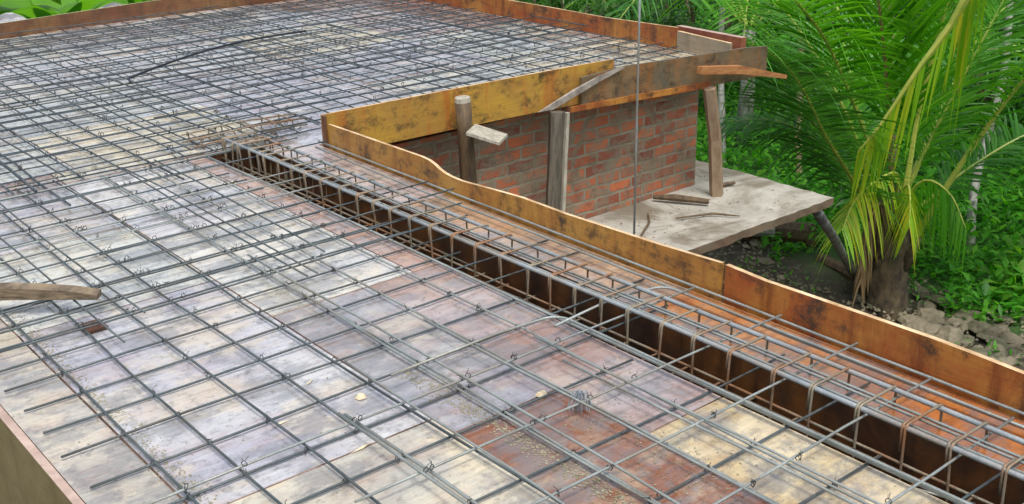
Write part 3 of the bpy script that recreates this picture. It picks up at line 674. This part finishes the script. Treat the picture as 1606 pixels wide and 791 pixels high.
for a, l in big: tag(rock(*a), l, 'rock', 'rocks on the dirt strip')
for i in range(230):
    x, y = random.uniform(8.6, 11.1), random.uniform(3.6, 10.0)
    if i < 90: x, y = random.uniform(9.2, 10.7), random.uniform(3.9, 5.7)
    if x > 9.9 and y > 6.8 and random.random() < .6: continue
    tag(rock(x, y, random.uniform(.03, .10)*(1.4 if i < 90 else 1)), 'small rough rock lying among rubble in the dirt strip below the long board', 'rock', 'small rocks on the dirt strip')
n = 5000; x = rng.uniform(8.2, 11.4, n); y = rng.uniform(3, 11, n); s_ = rng.uniform(.008, .035, n)
V = []; Fq = []
off = np.array([[1, 0, 0], [0, 1, 0], [-1, 0, 0], [0, -1, 0], [0, 0, .9]])
V = (np.stack([x, y, np.full(n, -3.27)], 1)[:, None, :]+off[None]*s_[:, None, None]*rng.uniform(.6, 1.3, (n, 5, 1))).reshape(-1, 3)
k = np.arange(n)[:, None]*5; Fq = np.concatenate([k+np.array([[a, (a+1) % 4, 4]]) for a in range(4)], 0)
tag(fastmesh('gravel', V, Fq, ROCKM), 'fine rubble and gravel over the dirt strip', 'gravel', kind='stuff')
stick('log', [(10.9, 8.6, -3.2), (11.15, 8.1, -3.15), (11.2, 7.75, -3.1)], [.13, .16, .15], LOG, 'short dark brown log stump lying below the canopy slab', 'log', 9)
stick('log', [(10.2, 9.3, -3.2), (10.8, 8.5, -3.15), (11.0, 8.15, -3.12)], [.07, .07, .06], BARKW, 'grey pole lying on the dirt behind the dark stump', 'log', 8)
stick('log', [(10.9, 7.4, -3.22), (10.7, 6.7, -3.2), (10.45, 6.2, -3.2)], [.07, .08, .06], LOG, 'brown fallen branch lying left of the palm trunk', 'log', 8)

# ---- fronds
def bez(P, n):
    P = [Vector(p) for p in P]; out = []
    Q = [P[0]*2-P[1]]+P+[P[-1]*2-P[-2]]
    seg = len(P)-1
    for i in range(n+1):
        u = i/n*seg; k = min(int(u), seg-1); t_ = u-k; a, b, c_, d = Q[k:k+4]
        out.append(.5*((2*b)+(c_-a)*t_+(2*a-5*b+4*c_-d)*t_*t_+(3*b-a-3*c_+d)*t_**3))
    return out
def frond(parent, path, leaf=.85, droop=.35, start=.22, lm=PALM, rm=RACH, r0=.035, fwd=.8, hang=0, nl=85, label=None, wd=.034, lift=.15, prune=.0):
    pts = bez(path, nl); mb = MB()
    mb.tube(pts[::3]+[pts[-1]], [r0*(1-.88*i/len(pts[::3])) for i in range(len(pts[::3])+1)], 6, 0)
    for i in range(int(nl*start), nl+1):
        q = (i/nl-start)/(1-start); L = leaf*(math.sin(min(1, q*1.0+.16)*math.pi*.86)**.55)*random.uniform(.82, 1.08)
        t_ = (pts[min(i+1, nl)]-pts[max(i-1, 0)]).normalized(); s = t_.cross(Vector((0, 0, 1)))
        if s.length < .15: s = t_.cross(Vector((.3, 1, 0)))
        s.normalize(); u = s.cross(t_)
        for sg in (-1, 1):
            if random.random() < prune: continue
            d = (t_*fwd*random.uniform(.78, 1.22)+s*sg*(1-hang)+u*(lift+jit(.16))).normalized()
            if hang: d = (d*(1-hang)+Vector((jit(.06), jit(.06), -1))*hang).normalized()
            g = Vector((0, 0, -1)); p0 = pts[i]+Vector((jit(.01), jit(.01), 0)); w = wd*random.uniform(.75, 1.1)
            ns = 5; row = []
            dd = droop*random.uniform(.6, 1.8) if random.random() > .06 else droop+.8
            for j in range(ns+1):
                a = j/ns; p = p0+d*L*a+g*dd*L*a*a*.7
                wv = (t_-d*t_.dot(d)); wv = wv.normalized() if wv.length > .1 else u
                ww = w*(.55+.45*math.sin(min(1, a*2.2)*1.57))*(1-a**2.2*.95)
                row += [p-wv*ww*.5, p+u*ww*.12, p+wv*ww*.5]
            fs = []
            for j in range(ns): b = 3*j; fs += [(b, b+1, b+4, b+3), (b+1, b+2, b+5, b+4)]
            mb.add(row, fs, 1)
    o = mb.build('frond', [rm, lm], parent)
    if label: o['label'] = label
    return o
t = thing('coconut_palm', (10.46, 6.2, -3.3), 'young coconut palm with a stubby brown trunk and huge arching green fronds', 'palm tree')
mb = MB(); tp = [(10.45, 6.15, -3.45), (10.47, 6.2, -3.2), (10.52, 6.25, -2.9), (10.62, 6.33, -2.6), (10.75, 6.45, -2.35), (10.82, 6.52, -2.2)]
mb.tube(bez(tp, 20), [.27, .25, .225, .22, .21, .21, .205, .21, .2, .21, .2, .205, .2, .205, .2, .2, .19, .18, .17, .15, .1], 16)
mb.v = [(a+jit(.012), b+jit(.012), c) for a, b, c in mb.v]; mb.build('trunk', PTRUNK, t, True)
# old leaf bases hugging the trunk
for k in range(9):
    a = k*2.4; h_ = -3.0+.07*k; x0 = 10.5+.22*math.cos(a)+.02*k; y0 = 6.24+.22*math.sin(a)+.02*k
    mb = MB(); L = random.uniform(.25, .42); P = [(x0-.04*math.cos(a), y0-.04*math.sin(a), h_), (x0+.03*math.cos(a), y0+.03*math.sin(a), h_+L*.5), (x0+.10*math.cos(a), y0+.10*math.sin(a), h_+L)]
    mb.tube(P, [.075, .05, .028], 6); mb.build('leaf_base', PTRUNK if k % 3 else LOG, t, True)
FR = {'A':[(10.86, 6.51, -2.48), (10.77, 6.52, -1.76), (10.61, 6.58, -0.82), (10.39, 6.63, 0.0), (10.17, 6.73, 0.95), (9.52, 6.63, 1.62)],
'B':[(10.8, 6.55, -2.48), (10.54, 6.59, -1.73), (10.18, 6.75, -0.92), (9.76, 6.86, -0.27), (9.13, 6.94, 0.23), (8.5, 6.99, 0.41), (7.74, 7.01, 0.31)],
'C':[(10.79, 6.54, -2.51), (10.38, 6.5, -2.18), (9.96, 6.51, -1.73), (9.54, 6.55, -1.24), (9.16, 6.56, -0.75), (8.81, 6.61, -0.39), (8.16, 6.6, -0.09)],
'D':[(10.83, 6.3, -2.91), (10.95, 5.96, -2.03), (11.05, 5.67, -1.35), (11.04, 5.31, -0.72), (10.97, 4.88, -0.3), (10.94, 4.41, -0.17)],
'E':[(10.69, 6.3, -2.87), (10.7, 6.29, -2.35), (10.71, 6.26, -1.83), (10.77, 6.26, -1.2), (10.75, 6.13, -0.37), (10.76, 5.97, 0.4), (10.82, 5.61, 0.9)],
'F':[(10.97, 6.54, -2.51), (11.72, 6.68, -1.83), (12.57, 6.87, -1.18), (13.4, 6.99, -0.69), (14.26, 6.93, -0.23)],
'H':[(10.88, 6.48, -2.48), (10.79, 6.43, -1.92), (10.24, 6.36, -1.86), (9.76, 6.28, -1.96), (9.44, 6.17, -2.15)],
'I':[(10.91, 6.58, -2.51), (11.32, 7.25, -1.64), (11.89, 7.98, -0.93), (12.33, 8.62, -0.04), (12.4, 9.22, 0.69)],
'K':[(10.79, 6.54, -2.51), (10.83, 6.93, -2.24), (10.73, 7.38, -1.79), (10.57, 7.91, -1.56), (10.26, 8.42, -1.6)],
'G':[(10.16, 4.75, 1.96), (9.78, 5.01, 1.31), (9.63, 5.12, 0.74), (9.63, 5.34, 0.08), (9.52, 5.59, -0.43), (9.42, 5.83, -0.95), (9.32, 6.01, -1.28)],
'G2':[(10.16, 4.75, 1.96), (10.2, 5.01, 1.45), (10.19, 5.27, 0.85), (10.22, 5.5, 0.26), (10.27, 5.68, -0.13)]}
frond(t, FR['A'], 1.75, .10, .26, PALM, RACHB, .036, .95, lift=.02, nl=135, wd=.05)
frond(t, FR['B'], 1.35, .22, .30, PALM, RACH, .034, .5, nl=125, wd=.045)
frond(t, FR['C'], 1.3, .28, .18, PALMD, RACH, .03, .5, nl=115, wd=.042)
frond(t, FR['D'], .95, .55, .33, PALM, RACHY, .04, .6, nl=80, wd=.04)
frond(t, FR['E'], 1.1, .25, .42, PALM, RACHY, .045, .8, nl=100, wd=.042)
frond(t, FR['F'], 1.1, .35, .25, PALMD, RACH, .03, .6, nl=80)
frond(t, FR['H'], .55, .6, .25, PALMY, RACHY, .022, .4, hang=.45, nl=45, wd=.032)
frond(t, [(10.75, 6.42, -2.35), (10.6, 6.2, -1.95), (10.35, 6.0, -1.95), (10.15, 5.85, -2.2)], .5, .6, .1, PALMY, RACHY, .02, .4, hang=.6, nl=34, wd=.032)
frond(t, [(10.8, 6.4, -2.35), (10.75, 6.1, -1.9), (10.7, 5.75, -1.95), (10.65, 5.5, -2.25)], .5, .6, .1, PALM, RACHY, .02, .4, hang=.6, nl=34, wd=.032)
frond(t, [(10.8, 6.5, -2.4), (10.5, 6.45, -2.2), (10.25, 6.4, -2.45), (10.15, 6.35, -2.95)], .4, .7, .1, leafmat('palm_dead', [(.12, .07, .03), (.2, .13, .06), (.28, .2, .1)], .7, .2), RACHB, .02, .4, hang=.6, nl=30, wd=.028, label='withered brown frond hanging down the trunk')
frond(t, FR['I'], 1.2, .3, .2, PALMD, RACH, .03, .6, nl=80, wd=.042)
frond(t, [(10.85, 6.6, -2.5), (10.9, 7.1, -1.6), (10.8, 7.7, -.7), (10.5, 8.4, .1), (10.0, 9.2, .6)], 1.3, .25, .2, PALM, RACH, .03, .6, nl=100, wd=.045)
frond(t, [(10.8, 6.6, -2.5), (10.6, 7.0, -1.9), (10.2, 7.4, -1.2), (9.7, 7.9, -.7), (9.1, 8.4, -.45)], 1.15, .3, .2, PALMD, RACH, .028, .55, nl=100, wd=.04)
frond(t, [(10.9, 6.5, -2.5), (11.3, 6.3, -1.4), (11.8, 6.1, -.3), (12.2, 5.9, .7)], 1.3, .25, .2, PALM, RACH, .03, .7, nl=90, wd=.045)
frond(t, [(10.9, 6.4, -2.5), (11.5, 6.0, -1.9), (12.2, 5.6, -1.5), (13.0, 5.1, -1.4)], 1.0, .35, .2, PALMD, RACH, .028, .6, nl=80, wd=.04)
frond(t, FR['K'], .9, .5, .2, PALMD, RACH, .025, .5, nl=70, wd=.04)
t = thing('coconut_palm', (10.0, 3.45, -3.3), 'taller coconut palm whose drooping yellow green frond tips hang in at upper right', 'palm tree')
mb = MB(); mb.tube(bez([(10.0, 3.4, -3.4), (10.0, 3.7, -2), (10.1, 4.3, 0), (10.16, 4.75, 1.9)], 16), [.2-.004*i for i in range(17)], 12); mb.build('trunk', PTRUNK, t, True)
frond(t, FR['G'], .85, .2, .45, PALMY, RACHY, .055, .35, hang=.85, nl=46, wd=.036, prune=.5, label='frond with yellow green leaflets hanging straight down')
frond(t, FR['G2'], .95, .1, .6, PALMY, RACHY, .035, .3, hang=.93, nl=40, wd=.036, prune=.4, label='frond tip ending in a bundle of yellow leaflets')
frond(t, [(10.16, 4.75, 1.96), (10.8, 4.9, 1.7), (11.4, 5.1, .9), (11.9, 5.3, -.1)], 1.0, .4, .3, PALM, RACH, .035, .5, nl=70)
frond(t, [(10.16, 4.75, 1.96), (10.6, 4.0, 2.1), (11.2, 3.2, 1.6), (11.6, 2.6, .7)], 1.0, .4, .3, PALM, RACH, .035, .5, nl=60)
# third small palm back left
def small_palm(c, h, label, k, L, n=9):
    t = thing('coconut_palm', (c[0], c[1], -3.3), label, 'palm tree')
    mb = MB(); mb.tube([(c[0], c[1], -3.4), (c[0]+.05, c[1], -3.3+h*.5), (c[0], c[1], -3.3+h)], [.16, .12, .1], 10); mb.build('trunk', BARKW, t, True)
    for i in range(n):
        a = k+i*6.283/n; e = random.uniform(.5, 1.1); d = Vector((math.cos(a), math.sin(a), 0)); z0 = -3.3+h; b = Vector((c[0], c[1], z0))
        frond(t, [b, b+d*L*.3+Vector((0, 0, L*.3*e)), b+d*L*.65+Vector((0, 0, L*.38*e)), b+d*L+Vector((0, 0, L*.1*e))], .75, .4, .15, PALM if i % 2 else PALMD, RACH, .025, .6, nl=45, wd=.045)
small_palm((14.2, 11.3), 1.9, 'small coconut palm behind the far corner of the slab', .3, 3.0)
small_palm((16.0, 6.8), 1.4, 'small coconut palm at the back right behind the pale trunk', 1.1, 2.8, 8)

# ---- slender trees
def crown(parent, c, R, n, mt, size=.16, nm='crown', flat=.8, clumps=22):
    cc = rng.normal(size=(clumps, 3)); cc /= np.linalg.norm(cc, axis=1)[:, None]; cc *= rng.uniform(.35, 1, (clumps, 1))**.6
    cc[:, 2] *= flat; cc = cc*R+np.array(c); cr = R*rng.uniform(.22, .42, clumps); idx = rng.integers(0, clumps, n)
    d = rng.normal(size=(n, 3)); d /= np.linalg.norm(d, axis=1)[:, None]
    P = cc[idx]+d*cr[idx][:, None]*rng.uniform(.3, 1.05, (n, 1))
    sz = size*rng.uniform(.6, 1.5, n); dirs = d*.6+rdirs(n, 0)*.7; dirs /= np.linalg.norm(dirs, axis=1)[:, None]
    V, Fq = leafset(P, sz, sz*rng.uniform(.35, .6, n), dirs, .25)
    return fastmesh(nm, V, Fq, mt, parent)
def slender(path, r0, bark, label, cR=1.6, mt=G4):
    t = thing('slender_tree', (path[0][0], path[0][1], -3.3), label, 'tree')
    P = bez(path, 24); mb = MB(); mb.tube(P, [(r0*(1-.45*i/24))*(1+.03*math.sin(i*1.1)) for i in range(25)], 10); mb.build('trunk', bark, t, True)
    c = Vector(P[-1]); mb = MB()
    for k in range(6):
        a = k*1.05; e = c+Vector((math.cos(a)*cR*.7, math.sin(a)*cR*.7, random.uniform(.2, 1))); mb.tube([c+Vector((0, 0, -.3)), (c+e)/2+Vector((0, 0, .2)), e], [.05, .035, .015], 6)
    mb.build('limbs', bark, t); crown(t, tuple(c+Vector((0, 0, .7))), cR, 3500, mt)
slender([(12.8, 6.5, -3.5), (13.05, 6.69, -2.94), (13.37, 6.84, -2.41), (14.03, 7.03, -1.51), (14.58, 7.35, -0.55), (15.05, 7.69, 0.36), (15.3, 7.8, 1.6), (15.4, 7.9, 2.4)], .06, BARKW, 'leaning slender tree with pale grey bark at the right', 1.3)
slender([(13.46, 9.6, -3.4), (13.77, 9.91, -2.82), (14.52, 10.54, -1.48), (15.25, 11.31, 0.13), (15.6, 11.8, 1.8)], .06, BARKB, 'thin straight tree with brownish trunk seen through the palm fronds', 1.3)
slender([(13.02, 10.69, -3.34), (13.25, 10.95, -2.73), (13.81, 11.53, -1.51), (14.5, 12.11, -0.06), (14.9, 12.5, 1.6)], .06, BARKW, 'whitish mottled tree trunk just behind the slab corner prop', 1.3)
slender([(14.9, 8.9, -3.4), (15.68, 9.52, -2.7), (16.44, 10.27, -1.08), (17.01, 10.8, 0.33), (17.3, 11.2, 2.0)], .06, BARKB, 'brown bare trunk rising behind the tall upright palm frond', 1.3)

# ---- bushes and trees behind
def bush(x, y, R, h, mt, label, size=.14, n=4200, nm='bush'):
    t = thing(nm, (x, y, -3.3), label, 'bush' if nm == 'bush' else 'tree', None)
    mb = MB()
    for k in range(5):
        a = k*1.26+jit(.3); mb.tube([(x, y, -3.4), (x+.3*R*math.cos(a), y+.3*R*math.sin(a), -3.3+h*.45), (x+.6*R*math.cos(a), y+.6*R*math.sin(a), -3.3+h*.9)], [.06, .045, .02], 6)
    mb.build('stems' if nm == 'bush' else 'trunk', BARKB, t)
    crown(t, (x, y, -3.3+h*.62), R, n, mt, size, 'foliage' if nm == 'bush' else 'crown', h*.45/R, 26)
B = [(16.3, 17.9, 2.2, 2.6, G4, 'dark small leaved bush beyond the middle of the far board'), (14.6, 15.6, 1.7, 2.4, G2, 'mid green bush left of the steel rod beyond the far board'), (13.6, 13.6, 1.3, 1.9, G4, 'dark bush right of the steel rod behind the far board'),
     (17.6, 15.2, 2.0, 2.6, G2, 'rounded bush beyond the far slab corner'), (18.5, 12.6, 2.0, 3.0, G2, 'tall green bush behind the small palm'), (19.5, 10.0, 2.2, 3.0, G4, 'dark leafy bush behind the centre of the tall palm'),
     (18.0, 7.2, 1.9, 2.8, G4, 'dark bush behind the leaning pale tree'), (16.4, 5.4, 1.4, 1.7, G2, 'low green bush at the right edge behind the palm'), (22.5, 20.5, 2.8, 3.4, G4, 'distant dark tree clump near the top middle'),
     (25, 15.5, 3, 3.8, G2, 'distant green thicket behind the palms'), (24.5, 10.5, 3, 3.8, G4, 'distant dark thicket at the upper right'), (20, 24, 2.6, 2.6, G2, 'distant green shrub seen over the far board at top centre'), (13.4, 18.2, 1.8, 1.6, G2, 'low pale shrub left of the pale house by the far board')]
for x, y, R, h, mt, l in B: bush(x, y, R, h, mt, l)
BL = ['below the pale leaning trunk, nearest the palm', 'just right of the pale leaning trunk base', 'right behind the coconut palm trunk', 'behind the palm trunk, under its left fronds', 'farther back under the left fronds of the palm', 'between the dark brace and the palm trunk', 'beyond the outer tip of the canopy slab', 'deep under the palm, by the brownish thin trunk', 'at the dirt edge right of the palm trunk', 'close behind the pale leaning trunk', 'at the far right edge beside the dirt']
for i in range(11):   # broad-leaved plants
    pos = [(12.4, 5.6), (13.2, 5.9), (11.9, 6.9), (12.2, 7.6), (12.8, 8.2), (11.8, 8.9), (12.1, 9.6), (13.6, 8.6), (11.7, 5.3), (13.9, 6.1), (12.9, 5.0), (14.6, 9.2), (11.9, 10.6), (12.8, 12.0), (14.5, 7.9), (15.2, 6.3)][i]
    t_ = 10; n = 34; a = rng.uniform(0, 6.28, n); el = rng.uniform(.3, 1.2, n); dirs = np.stack([np.cos(a)*np.cos(el), np.sin(a)*np.cos(el), np.sin(el)], 1)
    P = np.array([pos[0], pos[1], -3.28])+dirs*rng.uniform(.05, .4, (n, 1)); sz = rng.uniform(.16, .34, n); dirs[:, 2] -= .3
    V, Fq = leafset(P, sz, sz*.42, dirs/np.linalg.norm(dirs, axis=1)[:, None], .25)
    tag(fastmesh('broadleaf_plant', V, Fq, G3 if i % 2 == 0 else G1), ('bright' if i % 2 == 0 else 'deeper green')+' broad leaved plant '+BL[i], 'plant', 'broad leaved plants in the ground cover')

# ---- banana plants and houses beyond the back board
def banana(x, y, zt, label, n=7, L=1.5, k=0):
    t = thing('banana_plant', (x, y, -3.3), label, 'banana plant')
    mb = MB(); mb.tube([(x, y, -3.4), (x+.04, y, -2), (x, y, zt-.9)], [.16, .13, .07], 10); mb.build('stem', simple('banana_stem', (.10, .16, .05), (.2, .26, .1), 4) if k == 0 else bpy.data.materials['banana_stem'], t, True)
    for i in range(n):
        a = i*6.283/n+k; d = Vector((math.cos(a), math.sin(a), 0)); s = Vector((-d.y, d.x, 0)); mb = MB(); e = random.uniform(.75, 1.2); pts = []
        for j in range(13):
            u = j/12; p = Vector((x, y, zt-.95))+d*L*u*.9+Vector((0, 0, 1))*L*(1.05*u-.75*u*u)*e; w_ = .26*math.sin(min(1, u*1.1+.02)*math.pi)**.6 if u > .12 else .02
            pts += [p-s*w_+Vector((0, 0, .07*w_/.26)), p-s*w_*.5+Vector((0, 0, .05)), p, p+s*w_*.5+Vector((0, 0, .05)), p+s*w_+Vector((0, 0, .07*w_/.26))]
        mb.add(pts, [(5*j+q, 5*j+q+1, 5*j+q+6, 5*j+q+5) for j in range(12) for q in range(4)]); mb.build('leaf', G3, t, True)
banana(3.05, 12.6, .62, 'banana plant with broad bright leaves at the top left corner', 8, 1.3, 0)
banana(4.35, 13.4, .42, 'banana plant with torn bright leaves left of the tiled roof', 8, 1.25, .5)
banana(5.9, 14.8, .35, 'smaller banana plant in front of the grey roof', 6, 1.1, 1.1)
def house(x0, x1, y0, y1, eave, ridge, label, roofm, wallm):
    t = thing('house', ((x0+x1)/2, (y0+y1)/2, -3.3), label, 'house')
    mb = MB(); mb.box(x0+.4, x1-.4, y0+.5, y1-.5, -3.4, eave+.05); mb.build('wall', wallm, t)
    mb = MB(); ym = (y0+y1)/2; nc = int((x1-x0)/.09)
    for sgn, ya in ((0, y0), (1, y1)):
        row = []
        nr = int(abs(ym-ya)/.32)
        for j in range(nr+1):
            for e in (0, 1):
                if j == nr and e: continue
                u = (j+e*.98)/nr; yy = ya+(ym-ya)*u; zz = eave+(ridge-eave)*u+(.0 if e == 0 else -.035)
                row.append([(x0+(x1-x0)*i/nc, yy, zz+.022*(i % 2)+(.03 if e == 0 else 0)) for i in range(nc+1)])
        vs = [v for r_ in row for v in r_]; w_ = nc+1
        mb.add(vs, [(r_*w_+i, r_*w_+i+1, (r_+1)*w_+i+1, (r_+1)*w_+i) for r_ in range(len(row)-1) for i in range(nc)])
    mb.build('roof', roofm, t)
    mb = MB(); mb.tube([(x0, ym, ridge+.03), (x1, ym, ridge+.03)], .08, 8); mb.build('ridge', roofm, t)
    for x in (x0+.8, (x0+x1)/2, x1-1.3):
        mb = MB(); mb.box(x, x+.6, y0+.47, y0+.499, -2.2, -1.2); mb.build('window', HOSE, t)
    return t
ROOF = concrete('grey_roof_tiles', (.22, .22, .24), (.36, .36, .38), (.10, .10, .10), .5)
house(3.5, 11.0, 17.2, 24, -1.15, .2, 'grey tiled house roof beyond the back board at upper left', ROOF, concrete('plaster', (.4, .4, .36), (.5, .5, .45), (.3, .28, .22)))
house(17.5, 22.5, 24.0, 29, -2.1, -.9, 'distant pale house with a faded roof beyond the far board', concrete('pale_roof', (.42, .38, .34), (.55, .5, .46), (.35, .2, .15), .5), concrete('white_plaster', (.6, .6, .56), (.7, .7, .66), (.4, .4, .3), .3))
